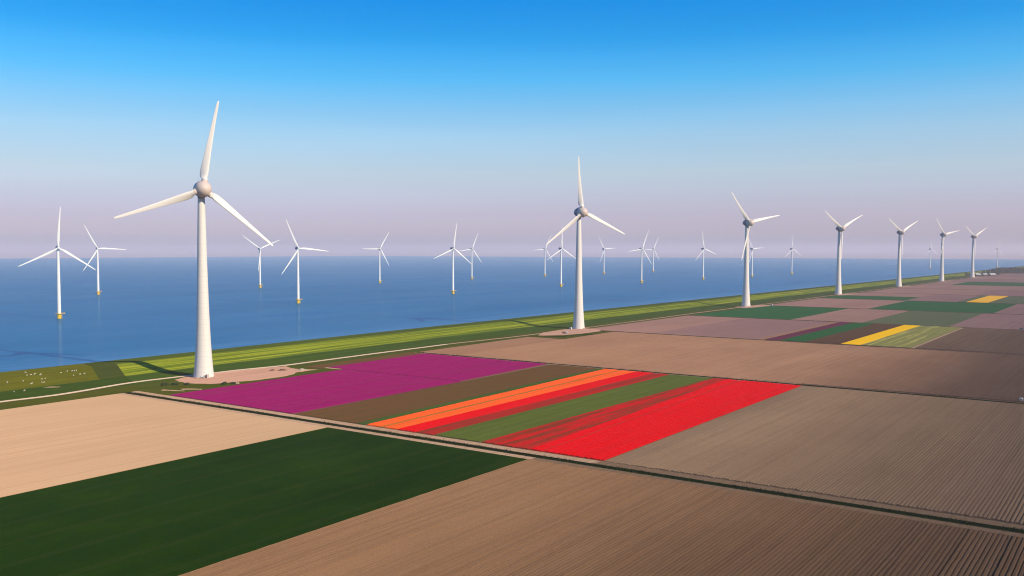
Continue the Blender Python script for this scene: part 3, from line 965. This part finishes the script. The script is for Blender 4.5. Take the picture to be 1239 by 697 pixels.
me_blade = blade_mesh('turbine_blade', [(5.6, 4.0, 1.0, 0), (7.0, 4.1, 0.95, 0), (8.2, 5.4, 0.55, 34), (10.5, 6.2, 0.42, 32), (14, 6.0, 0.36, 27), (19, 5.3, 0.31, 21),
                                        (25, 4.55, 0.28, 16), (32, 3.8, 0.26, 12), (40, 3.1, 0.23, 9), (48, 2.5, 0.21, 7), (55, 2.05, 0.19, 6), (60, 1.7, 0.18, 6), (62.4, 1.35, 0.18, 6), (63.5, 0.6, 0.18, 6)], M['white'], prebend=2.2)
b = MB(); b.box((0, 0, 2.1), (1.9, 0.25, 3.2)); b.box((0, -0.02, 2.1), (0.08, 0.28, 3.0))
me_door = b.mesh('turbine_door', M['dark'])
b = MB()
for k in range(4): b.box((0, -0.45 - 0.32 * k, 0.50 - 0.13 * k), (1.9, 0.34, 0.14))
for sx in (-0.95, 0.95):
    b.tube((sx, -0.2, 1.7), (sx, -1.5, 1.2), 0.04, n=6)
    for q in range(3): b.tube((sx, -0.3 - 0.55 * q, 0.1), (sx, -0.3 - 0.55 * q, 1.66 - 0.2 * q), 0.035, n=6)
me_steps = b.mesh('turbine_steps', M['steel'])
b = MB(); b.tube((-1.1, 4.4, 4.9), (-1.1, 4.4, 8.2), 0.07, 0.05, 6); b.tube((1.1, 4.4, 4.9), (1.1, 4.4, 7.6), 0.07, 0.05, 6); b.box((1.1, 4.4, 7.6), (0.7, 0.1, 0.1)); b.box((0, 4.4, 5.6), (2.6, 0.08, 0.08))
me_mast = b.mesh('weather_mast', M['steel'])

YAW_ON, YAW_OFF = R(29), R(35)


def onshore(s, t, phase, label, yaw=YAW_ON, door_az=None):
    r = thing('wind_turbine', label, 'wind turbine', P(s, t), yaw, 'row of large wind turbines on land along the dike')
    link('tower', me_tower, r); link('plinth', me_plinth, r)
    n = link('nacelle', me_nac, r); n.location = (0, 0, HUBZ)
    ms = link('weather_mast', me_mast, n)
    h = link('hub', me_hub, r); h.location = (0, -AX, HUBZ); h.rotation_euler = (0, R(phase), 0)
    for k in range(3):
        bl = link('blade', me_blade, r)
        bl.location = (0, -AX, HUBZ); bl.rotation_euler = (0, R(phase + 120 * k), 0)
    if door_az is not None:
        a = R(door_az)                     # direction in the turbine's own frame, 0 = under the hub
        d = link('door', me_door, r); d.location = (math.sin(a) * 6.92, -math.cos(a) * 6.92, 0.35); d.rotation_euler = (R(-6), 0, a)
        stp = link('steps', me_steps, r); stp.location = (math.sin(a) * 7.1, -math.cos(a) * 7.1, 0.25); stp.rotation_euler = (0, 0, a)
    return r


onshore(412, 562, 9.5, 'tallest and nearest white turbine standing by the purple tulips', door_az=-18)
onshore(916, 549, -7, 'second nearest white turbine on land, with its pale gravel pad before the harrowed field', door_az=20)
onshore(1429, 542, 78, 'third land turbine from the left, one blade hanging across its tower, behind a green field', door_az=-5)
onshore(1926, 534, 63, 'fourth land turbine from the left, two blades raised in a wide V', door_az=0)
onshore(2432, 527, 62, 'fifth land turbine from the left, two blades raised in a V')
onshore(2911, 513, 78, 'sixth land turbine from the left, right blade almost level, by three slim dark trees')
onshore(3368, 500, 62, 'farthest land turbine, beside the white roofed farm')

# --- the offshore type: yellow foundation with platform, slim steel tower
OH, OAX = 92.5, 4.2
b = MB()
b.lathe([(2.6, -6), (2.6, 5.2), (2.8, 5.3), (2.8, 6.0)], 24)
for a in (0.5, 0.9):                                                  # boat landing
    b.tube((3.5 * math.cos(a), -3.5 * math.sin(a), -3), (3.5 * math.cos(a), -3.5 * math.sin(a), 5.4), 0.17, n=6)
for q in range(9): b.tube((3.5 * math.cos(.5), -3.5 * math.sin(.5), -1 + q * .7), (3.5 * math.cos(.9), -3.5 * math.sin(.9), -1 + q * .7), 0.07, n=5)
me_fnd = b.mesh('yellow_foundation', M['yellow_paint'], True); smooth_by_angle(me_fnd)
b = MB()
b.lathe([(4.4, 6.0), (4.4, 6.3)], 24)
b.box((4.6, -1.8, 6.16), (4.4, 3.4, 0.33), 0, R(-25))
for k in range(16):
    a = 2 * math.pi * k / 16
    b.tube((4.5 * math.cos(a), 4.5 * math.sin(a), 6.3), (4.5 * math.cos(a), 4.5 * math.sin(a), 7.5), 0.06, n=5)
    a2 = 2 * math.pi * (k + 1) / 16
    for h in (6.9, 7.5): b.tube((4.5 * math.cos(a), 4.5 * math.sin(a), h), (4.5 * math.cos(a2), 4.5 * math.sin(a2), h), 0.05, n=5)
b.box((5.6, -2.3, 7.0), (1.2, 1.0, 1.3), 0, R(-25))
me_plat = b.mesh('service_platform', M['yellow_paint'])
b = MB(); b.lathe([(2.35, 6.25), (2.3, 20), (2.15, 45), (1.9, 70), (1.62, OH - 1.9)], 28)
me_otow = b.mesh('steel_tower', M['white'], True); smooth_by_angle(me_otow)
b = MB(); b.lathe([(0.4, -2.6), (1.5, -2.4), (2.05, -1.8), (2.15, 0), (2.15, 5.5), (1.95, 7.4), (1.3, 7.9), (0.3, 8.0)], 20, 'y')
b.box((0, 5.0, 2.4), (2.6, 3.4, 1.1))
me_onac = b.mesh('steel_nacelle', M['nacelle'], True); smooth_by_angle(me_onac, 40)
b = MB(); b.lathe([(0.05, -2.2), (0.9, -2.05), (1.6, -1.4), (1.95, -0.4), (2.0, 1.5)], 20, 'y')
me_ohub = b.mesh('steel_hub', M['white'], True); smooth_by_angle(me_ohub, 50)
me_oblade = blade_mesh('slim_blade', [(1.2, 2.3, 1.0, 0), (3, 2.3, 1.0, 0), (6, 2.9, 0.6, 18), (10, 3.7, 0.38, 15), (16, 3.3, 0.3, 11), (25, 2.6, 0.25, 7), (35, 2.0, 0.21, 5), (44, 1.5, 0.19, 4), (51, 1.05, 0.18, 3), (54, 0.35, 0.18, 3)], M['white'], n=12, prebend=1.4, Rt=54)


def offshore(px, yb, phase, label, yaw=YAW_OFF, sc=1.0):
    depth = (CAM_H - 1.5) * 1110.0 / (yb - 302.0)
    x = (px - 619.5) / 1110.0 * depth
    r = thing('wind_turbine', label, 'wind turbine', (x, depth, 1.5), yaw, 'slim wind turbines standing in the lake')
    f = link('foundation', me_fnd, r); link('platform', me_plat, f)
    link('tower', me_otow, r)
    n = link('nacelle', me_onac, r); n.location = (0, 0, OH)
    h = link('hub', me_ohub, r); h.location = (0, -OAX, OH); h.rotation_euler = (0, R(phase), 0)
    for k in range(3):
        bl = link('blade', me_oblade, r)
        bl.location = (0, -OAX, OH); bl.rotation_euler = (0, R(phase + 120 * k), 0)
    return r


for px, yb, ph, lab in (
        (70.5, 385.5, 3, 'nearest lake turbine at the far left, yellow foundation above its white reflection'),
        (118.3, 356.5, 92, 'lake turbine just right of the leftmost one, one blade pointing up left'),
        (314.5, 348.2, 66, 'lake turbine at the tip of the nearest land turbine\'s lower right blade'),
        (360.4, 367, 95, 'lake turbine right of the nearest land turbine, one blade level to the right'),
        (459.3, 342.6, 30, 'lone lake turbine left of the middle, one blade level to the left'),
        (548, 355.5, 7, 'larger of the two overlapping lake turbines left of the second land turbine, blade upright'),
        (570.8, 338, 22, 'smaller lake turbine close behind the larger upright one left of the middle'),
        (659.2, 334.5, 25, 'small lake turbine behind the lower left blade tip of the second land turbine'),
        (678.8, 347.2, 0, 'lake turbine just left of the second land turbine\'s tower, blade upright'),
        (730.6, 331.7, 86, 'small lake turbine just right of the second land turbine\'s tower'),
        (776.2, 342.6, 22, 'larger of the pair of lake turbines between the second and third land turbines'),
        (790.2, 329.2, 27, 'smaller and farther of the pair of lake turbines between the second and third land turbines'),
        (850.8, 338.2, -12, 'lake turbine left of the third land turbine, blade nearly upright'),
        (909.8, 334.8, 85, 'lake turbine half hidden behind the third land turbine\'s tower'),
        (957.9, 332, -3, 'lake turbine between the third and fourth land turbines'),
        (1125.4, 324.8, -5, 'tiny far lake turbine left of the sixth land turbine'),
        (1206.6, 324.0, 8, 'farthest tiny lake turbine above the wood on the horizon')):
    offshore(px, yb, ph, lab)


# ------------------------------------------------------------------ sheep
def skin_mesh(name, pts, edges, radii, mat, sub=1):
    me = bpy.data.meshes.new(name + '_sk')
    me.from_pydata(pts, edges, [])
    o = bpy.data.objects.new(name + '_sk', me); COL.objects.link(o)
    md = o.modifiers.new('skin', 'SKIN')
    for v, r in zip(me.skin_vertices[0].data, radii): v.radius = (r, r)
    me.skin_vertices[0].data[0].use_root = True
    o.modifiers.new('sub', 'SUBSURF').levels = sub
    dg = bpy.context.evaluated_depsgraph_get()
    out = bpy.data.meshes.new_from_object(o.evaluated_get(dg))
    out.name = name
    bpy.data.objects.remove(o)
    out.materials.clear(); out.materials.append(mat)
    out.polygons.foreach_set('use_smooth', [True] * len(out.polygons))
    return out


def sheep_mesh(graze):
    pts = [(0, 0, 0.72), (0.34, 0, 0.72), (0.60, 0, 0.80), (0.80, 0, 0.62 if graze else 1.0), (0.98, 0, 0.18 if graze else 0.98), (-0.38, 0, 0.72), (-0.60, 0, 0.68)]
    ed = [(0, 1), (1, 2), (2, 3), (3, 4), (0, 5), (5, 6)]
    rd = [0.34, 0.32, 0.20, 0.13, 0.075, 0.34, 0.20]
    for sx, root in ((0.42, 1), (-0.46, 5)):
        for sy in (-0.17, 0.17):
            k = len(pts)
            pts += [(sx, sy, 0.42), (sx + (0.03 if sx > 0 else -0.05), sy, 0.22), (sx, sy, 0.0)]
            ed += [(root, k), (k, k + 1), (k + 1, k + 2)]
            rd += [0.12, 0.06, 0.05]
    return skin_mesh('sheep', pts, ed, rd, M['wool'])


sheep_a, sheep_b = sheep_mesh(True), sheep_mesh(False)


def dike_z(t):
    for (a, za), (c, zc) in zip(inner, inner[1:]):
        if a <= t <= c: return za + (zc - za) * (t - a) / (c - a)
    return 0.0


def on_dike(px, py):
    """where the sight line through a photo pixel meets the dike (used once to lay out the flock)"""
    pit = math.atan((348.5 - 302) / 1110)
    dx, dy = (px - 619.5) / 1110, -(py - 348.5) / 1110
    d = Vector((dx, math.cos(pit) + dy * math.sin(pit), -math.sin(pit) + dy * math.cos(pit)))
    z = 3.0
    for _ in range(12):
        k = (z - CAM_H) / d.z
        v = d * k
        s, t = v.dot(U), v.dot(W)
        z = 0.5 * z + 0.5 * dike_z(t)
    return s, t, z


flock = [(240, 167), (252, 192), (292, 188), (318, 185), (383, 183), (573, 168), (630, 155), (675, 152), (697, 152), (715, 148), (690, 193), (752, 183), (790, 178),
         (393, 228), (423, 222), (70, 254), (218, 247), (392, 260), (412, 258), (303, 266), (292, 273), (228, 337), (327, 178), (378, 190), (66, 262), (130, 345)]
for i, (u, v) in enumerate(flock):
    s, t, z = on_dike(u / 7.744, 430 + v / 7.744)
    o = link('sheep', (sheep_a, sheep_b)[i % 3 == 0])
    o.location = P(s, t, z - 0.02)
    o.rotation_euler = (0, 0, random.uniform(0, 6.28))
    sc = random.uniform(0.8, 1.05); o.scale = (sc, sc, sc)
    right = u > 540
    tag(o, 'white sheep grazing near the right hand edge of the olive pasture' if right else 'white sheep grazing on the left part of the olive pasture by the lake',
        'sheep', 'sheep near the pasture edge' if right else 'sheep on the left of the pasture')


# ------------------------------------------------------------------ shrubs and trees
def leaf_cloud(b, lobes, n, size, mi=0, flat=0.75):
    """leaf-sized faces scattered through uneven lobes"""
    for _ in range(n):
        c, r = random.choices(lobes, [l[1] ** 2 for l in lobes])[0]
        d = Vector((random.gauss(0, 1), random.gauss(0, 1), random.gauss(0, 1))).normalized()
        p = Vector(c) + Vector((d.x, d.y, d.z * flat)) * r * random.uniform(0.55, 1.05)
        if p.z < 0.05: p.z = 0.05 + random.random() * 0.3
        nrm = (d + Vector((random.uniform(-.8, .8), random.uniform(-.8, .8), random.uniform(-.4, .9)))).normalized()
        a = nrm.orthogonal().normalized()
        a = Matrix.Rotation(random.uniform(0, 6.28), 3, nrm) @ a
        q = nrm.cross(a)
        s = size * random.uniform(0.6, 1.4)
        b.add([p - a * s, p + q * s * 0.6, p + a * s, p - q * s * 0.6], [(0, 1, 2, 3)], mi)


def shrub(s, t, w, h, label, z=0.0):
    r = thing('shrub', label, 'shrub', P(s, t, z), random.uniform(0, 6), 'low dark shrubs around the nearest turbine')
    b = MB()
    lobes = [((random.uniform(-w, w) * 0.5, random.uniform(-w, w) * 0.5, h * random.uniform(0.3, 0.6)), random.uniform(0.35, 0.55) * h + 0.15 * w) for _ in range(6)]
    leaf_cloud(b, lobes, 700, 0.24)
    link('foliage', b.mesh('shrub_foliage', M['leaf']), r)
    b = MB()
    for l, _ in lobes: b.tube((0, 0, 0), (l[0], l[1], l[2] + 0.2), 0.07, 0.02, 6)
    link('stem', b.mesh('shrub_stem', M['bark']), r)


shrub(371, 549, 3.6, 1.7, 'widest dark shrub, left of the nearest turbine below the track')
shrub(376, 544, 3.2, 1.5, 'middle dark shrub of the group left of the nearest turbine')
shrub(381, 538, 2.6, 1.3, 'dark shrub nearest the gravel pad left of the nearest turbine')
shrub(397, 519, 2.6, 1.9, 'dark shrub right of the nearest turbine at the edge of the purple tulips')
shrub(401, 515, 2.2, 1.5, 'small shrub touching the purple tulips right of the nearest turbine')


def tree_mesh(h, w, trunk_h, n=900, leaf=0.5, slim=False):
    b = MB()
    b.tube((0, 0, 0), (0.1, 0, trunk_h), 0.028 * h, 0.017 * h, 8)
    b.tube((0.1, 0, trunk_h), (0, 0.15, h * 0.8), 0.017 * h, 0.004 * h, 7)
    for k in range(6):
        a = k * 1.05 + random.uniform(-.3, .3)
        z0 = trunk_h + (h * 0.5) * k / 6
        b.tube((0.05, 0, z0), (math.cos(a) * w * 0.7, math.sin(a) * w * 0.7, z0 + h * 0.16), 0.009 * h, 0.003 * h, 6)
    me_t = b.mesh('tree_trunk', M['bark'])
    b = MB()
    lobes = []
    for k in range(12):
        f = random.uniform(0, 1)
        rad = w * (0.75 if slim else (0.35 + 0.65 * math.sin(math.pi * (0.18 + 0.75 * f))))
        a = random.uniform(0, 6.28)
        lobes.append(((math.cos(a) * rad * 0.55, math.sin(a) * rad * 0.55, trunk_h + (h - trunk_h) * (0.12 + 0.8 * f)), w * random.uniform(0.3, 0.5)))
    leaf_cloud(b, lobes, n, leaf)
    return me_t, b.mesh('tree_crown', M['leaf_far'])


def tree(x, y, tm, label, name='tree', group=None, sc=1.0, z=0.0):
    r = thing(name, label, 'tree', (x, y, z), random.uniform(0, 6), group)
    r.scale = (sc, sc, sc)
    link('trunk', tm[0], r); link('crown', tm[1], r)


pop = tree_mesh(9.5, 1.0, 1.2, 500, 0.45, True)
for i, (s, t) in enumerate(((3315, 600), (3340, 592), (3352, 586))):
    p = P(s, t + 3, 0)
    tree(p.x, p.y, pop, ('leftmost of three slim dark trees left of the sixth land turbine', 'middle of three slim dark trees left of the sixth land turbine', 'rightmost of three slim dark trees left of the sixth land turbine')[i],
         'slim_tree', 'three slim dark trees by the dike', sc=(0.8, 1, 0.95)[i])
bro = tree_mesh(9.0, 4.6, 2.0, 1400, 0.7)
for i, (px, y, lab) in enumerate(((1169.5, 3190, 'left tree of the dark clump left of the farthest land turbine'), (1173, 3230, 'right tree of the dark clump left of the farthest land turbine'),
                                  (1179.5, 3290, 'dark tree between the farthest land turbine and the farm roofs'), (1190, 3290, 'dark tree between the first two farm roofs'), (1197, 3310, 'dark tree right of the middle farm roof'),
                                  (1208, 3260, 'dark tree at the right end of the farm'), (1186, 3320, 'taller dark tree behind the middle farm roof'))):
    tree((px - 619.5) / 1110 * y, y, bro, lab, 'tree', 'trees around the farm', sc=random.uniform(0.9, 1.2))


# ------------------------------------------------------------------ farm
def barn(px, y, L_, D, h, rh, label, rz):
    r = thing('barn', label, 'barn', ((px - 619.5) / 1110 * y, y, 0), rz, 'white roofed barns of the far farm')
    b = MB(); b.box((0, 0, h / 2), (L_, D, h))
    for sx in (-1, 1):
        x = sx * L_ / 2
        b.add([(x, -D / 2, h), (x, D / 2, h), (x, 0, h + rh)], [(0, 1, 2)])
    w = link('wall', b.mesh('barn_wall', M['brick']), r)
    b = MB()
    for sy in (-1, 1):
        o = sy * (D / 2 + 0.6)
        zz = h - rh * 0.6 / (D / 2)
        a, c = L_ / 2 + 0.5, 0.25
        b.add([(-a, o, zz + 0.05), (a, o, zz + 0.05), (a, 0, h + rh + 0.05), (-a, 0, h + rh + 0.05), (-a, o, zz + c), (a, o, zz + c), (a, 0, h + rh + c), (-a, 0, h + rh + c)],
              [(0, 1, 2, 3), (4, 5, 6, 7), (0, 1, 5, 4), (1, 2, 6, 5), (0, 3, 7, 4)])
    link('roof', b.mesh('barn_roof', M['roofwhite']), r)
    b = MB()
    for k in (-0.25, 0.2): b.box((k * L_, -D / 2 - 0.03, 1.7), (3.4, 0.12, 3.4))
    link('door', b.mesh('barn_door', M['dark']), r)


barn(1183, 3240, 20, 13, 4, 4.0, 'left barn with a white roof, nearest the farthest land turbine', R(14))
barn(1191.5, 3250, 15, 12, 4, 3.5, 'middle barn with a white roof on the far farm', R(10))
barn(1200.5, 3235, 24, 13, 4, 4.0, 'right and longest white roofed barn on the far farm', R(18))

# the far wood that closes the view on the right
b = MB()
lobes = []
for k in range(1500):
    s = random.uniform(3880, 4300)
    t = random.uniform(-300, 548 - (s - 3880) * 0.03)
    edge = min(1, (548 - t) / 60 + 0.45)
    h = random.uniform(14, 22) * edge
    r_ = random.uniform(4.0, 6.5)
    lobes.append(((s, t, h - r_ * 0.75), r_))
    b.tube((s, t, 0), (s + .3, t, h - r_), 0.35, 0.2, 5)
for c, r_ in lobes:
    leaf_cloud(b, [(c, r_), ((c[0] + 1, c[1], c[2] * 0.55), r_ * 0.95)], 34, 1.7, 1, 0.95)
wd = st_obj('wood', b.mesh('wood', [M['bark'], M['leaf_far']]), 'stuff')
wd['label'] = 'far dark wood closing the horizon at the right edge'
wd['category'] = 'wood'


# ------------------------------------------------------------------ small things on the ground
def vehicle(s, t, rz, mat, label, van=False, name='car'):
    L_, Wd, H = (5.2, 2.0, 2.3) if van else (4.3, 1.75, 1.45)
    r = thing(name, label, 'van' if van else 'car', P(s, t, 0.06), rz)
    if van: pf = [(-2.6, 0.35), (2.55, 0.35), (2.6, 1.0), (1.9, 1.15), (1.25, 2.2), (-2.5, 2.3), (-2.6, 2.1)]
    else: pf = [(-2.15, 0.3), (2.1, 0.3), (2.15, 0.75), (1.15, 0.92), (0.4, 1.42), (-1.2, 1.45), (-1.95, 0.98), (-2.15, 0.9)]
    b = MB()
    n = len(pf)
    y = Wd / 2
    vs_ = [(x, -y if z < 1.0 else -y + 0.14, z) for x, z in pf] + [(x, y if z < 1.0 else y - 0.14, z) for x, z in pf]
    b.add(vs_, [tuple(range(n)), tuple(range(2 * n - 1, n - 1, -1))] + [((k + 1) % n, k, n + k, n + (k + 1) % n) for k in range(n)])
    me = b.mesh('body', mat)
    bm = bmesh.new(); bm.from_mesh(me); bmesh.ops.recalc_face_normals(bm, faces=bm.faces[:])
    bmesh.ops.bevel(bm, geom=bm.edges[:], offset=0.06, segments=2, affect='EDGES'); bm.to_mesh(me); bm.free()
    link('body', me, r)
    b = MB()
    z0, z1, x0, x1 = (1.25, 2.0, -2.3, 1.2) if van else (0.98, 1.34, -1.55, 0.55)
    for sy in (-1, 1): b.box((((x0 + x1) / 2), sy * (y - 0.09), (z0 + z1) / 2), (x1 - x0, 0.1, z1 - z0))
    link('side_windows', b.mesh('windows', M['glass']), r)
    for sx in (-1, 1):
        for sy in (-1, 1):
            b = MB(); x = sx * L_ * 0.31; rr = 0.34 if van else 0.31
            b.tube((x, sy * (y - 0.2), rr), (x, sy * (y + 0.02), rr), rr, n=16)
            link('wheel', b.mesh('wheel', M['rubber']), r)


vehicle(859, 533.5, R(10), M['rust'], 'dark red car parked on the gravel pad left of the second turbine')
vehicle(854, 526.5, R(70), M['cream'], 'pale cream van parked on the gravel pad left of the second turbine', True, 'van')


def cabinet(s, t, dims, mat, label, rz=0.0, z=0.05):
    r = thing('cabinet', label, 'cabinet', P(s, t, z), ROT + rz)
    b = MB(); b.box((0, 0, dims[2] / 2), dims)
    me = b.mesh('housing', mat)
    bm = bmesh.new(); bm.from_mesh(me); bmesh.ops.bevel(bm, geom=bm.edges[:], offset=0.05, segments=2, affect='EDGES'); bm.to_mesh(me); bm.free()
    link('housing', me, r)
    b = MB()
    zt = dims[2]
    b.add([(-dims[0] / 2 - .12, -dims[1] / 2 - .12, zt), (dims[0] / 2 + .12, -dims[1] / 2 - .12, zt), (dims[0] / 2 + .12, dims[1] / 2 + .12, zt), (-dims[0] / 2 - .12, dims[1] / 2 + .12, zt),
           (-dims[0] / 2 - .12, 0, zt + .3), (dims[0] / 2 + .12, 0, zt + .3)], [(3, 2, 1, 0), (0, 1, 5, 4), (2, 3, 4, 5), (1, 2, 5), (3, 0, 4)])
    link('roof', b.mesh('cabinet_roof', mat), r)
    b = MB()
    for k in (-1, 1): b.box((-dims[0] / 2 - 0.02, k * dims[1] * 0.23, dims[2] * 0.47), (0.06, dims[1] * 0.4, dims[2] * 0.8))
    link('door', b.mesh('cabinet_door', M['steel']), r)


cabinet(409.0, 553.9, (1.6, 1.7, 2.5), M['beige'], 'beige pink cabinet beside the dark door of the nearest turbine')
cabinet(902, 551.5, (2.2, 3.0, 2.3), M['cream'], 'white cabinet at the left foot of the second turbine')
cabinet(1476, 516, (2.2, 3.0, 2.2), M['cream'], 'pale cabinet on the pad right of the third turbine')
cabinet(631.5, 65.5, (2.0, 1.9, 1.7), M['cream'], 'small white cabinet by the ditch at the right edge of the fields', z=0.0)
cabinet(1194, 125.5, (2.6, 2.6, 2.2), M['dark'], 'small dark cabinet by the far ditch at the right edge', z=0.0)


def heap(s, t, w, h, mat, label, name='rubble_heap'):
    b = MB()
    n, m_ = 18, 6
    vs_, fs_ = [], []
    for i in range(m_):
        f = i / (m_ - 1)
        for k in range(n):
            a = 2 * math.pi * k / n
            rr = w * (1 - f) * (1 + 0.22 * math.sin(3 * a + s) + random.uniform(-.1, .1))
            vs_.append((rr * math.cos(a), rr * math.sin(a) * 0.7, -0.1 + h * f ** 0.8 + random.uniform(-.06, .06) * h))
    for i in range(m_ - 1):
        for k in range(n): fs_.append((i * n + k, i * n + (k + 1) % n, (i + 1) * n + (k + 1) % n, (i + 1) * n + k))
    b.add(vs_, fs_)
    for _ in range(26):
        a, q = random.uniform(0, 6.28), random.uniform(0.3, 1.05)
        b.box((w * q * math.cos(a), w * q * math.sin(a) * 0.7, max(0.1, h * (1 - q)) + 0.05), tuple(random.uniform(0.2, 0.6) for _ in range(3)), 0, random.uniform(0, 3))
    o = link(name, b.mesh(name, mat))
    o.location = P(s, t, 0.06); o.rotation_euler = (0, 0, ROT - 0.4)
    tag(o, label, 'heap')


heap(463.5, 549, 1.8, 1.1, M['rubble'], 'small reddish brown rubble heap on the near turbine\'s gravel pad')
heap(468.5, 543, 3.4, 1.3, M['rubble'], 'wider dark rubble heap on the near turbine\'s gravel pad')
heap(478, 532, 3.6, 1.5, M['sand'], 'pale sand heap at the right end of the near turbine\'s gravel pad', 'sand_heap')
heap(405, 515.5, 1.4, 0.9, M['sand'], 'small pale sand heap by the shrubs right of the nearest turbine', 'sand_heap')
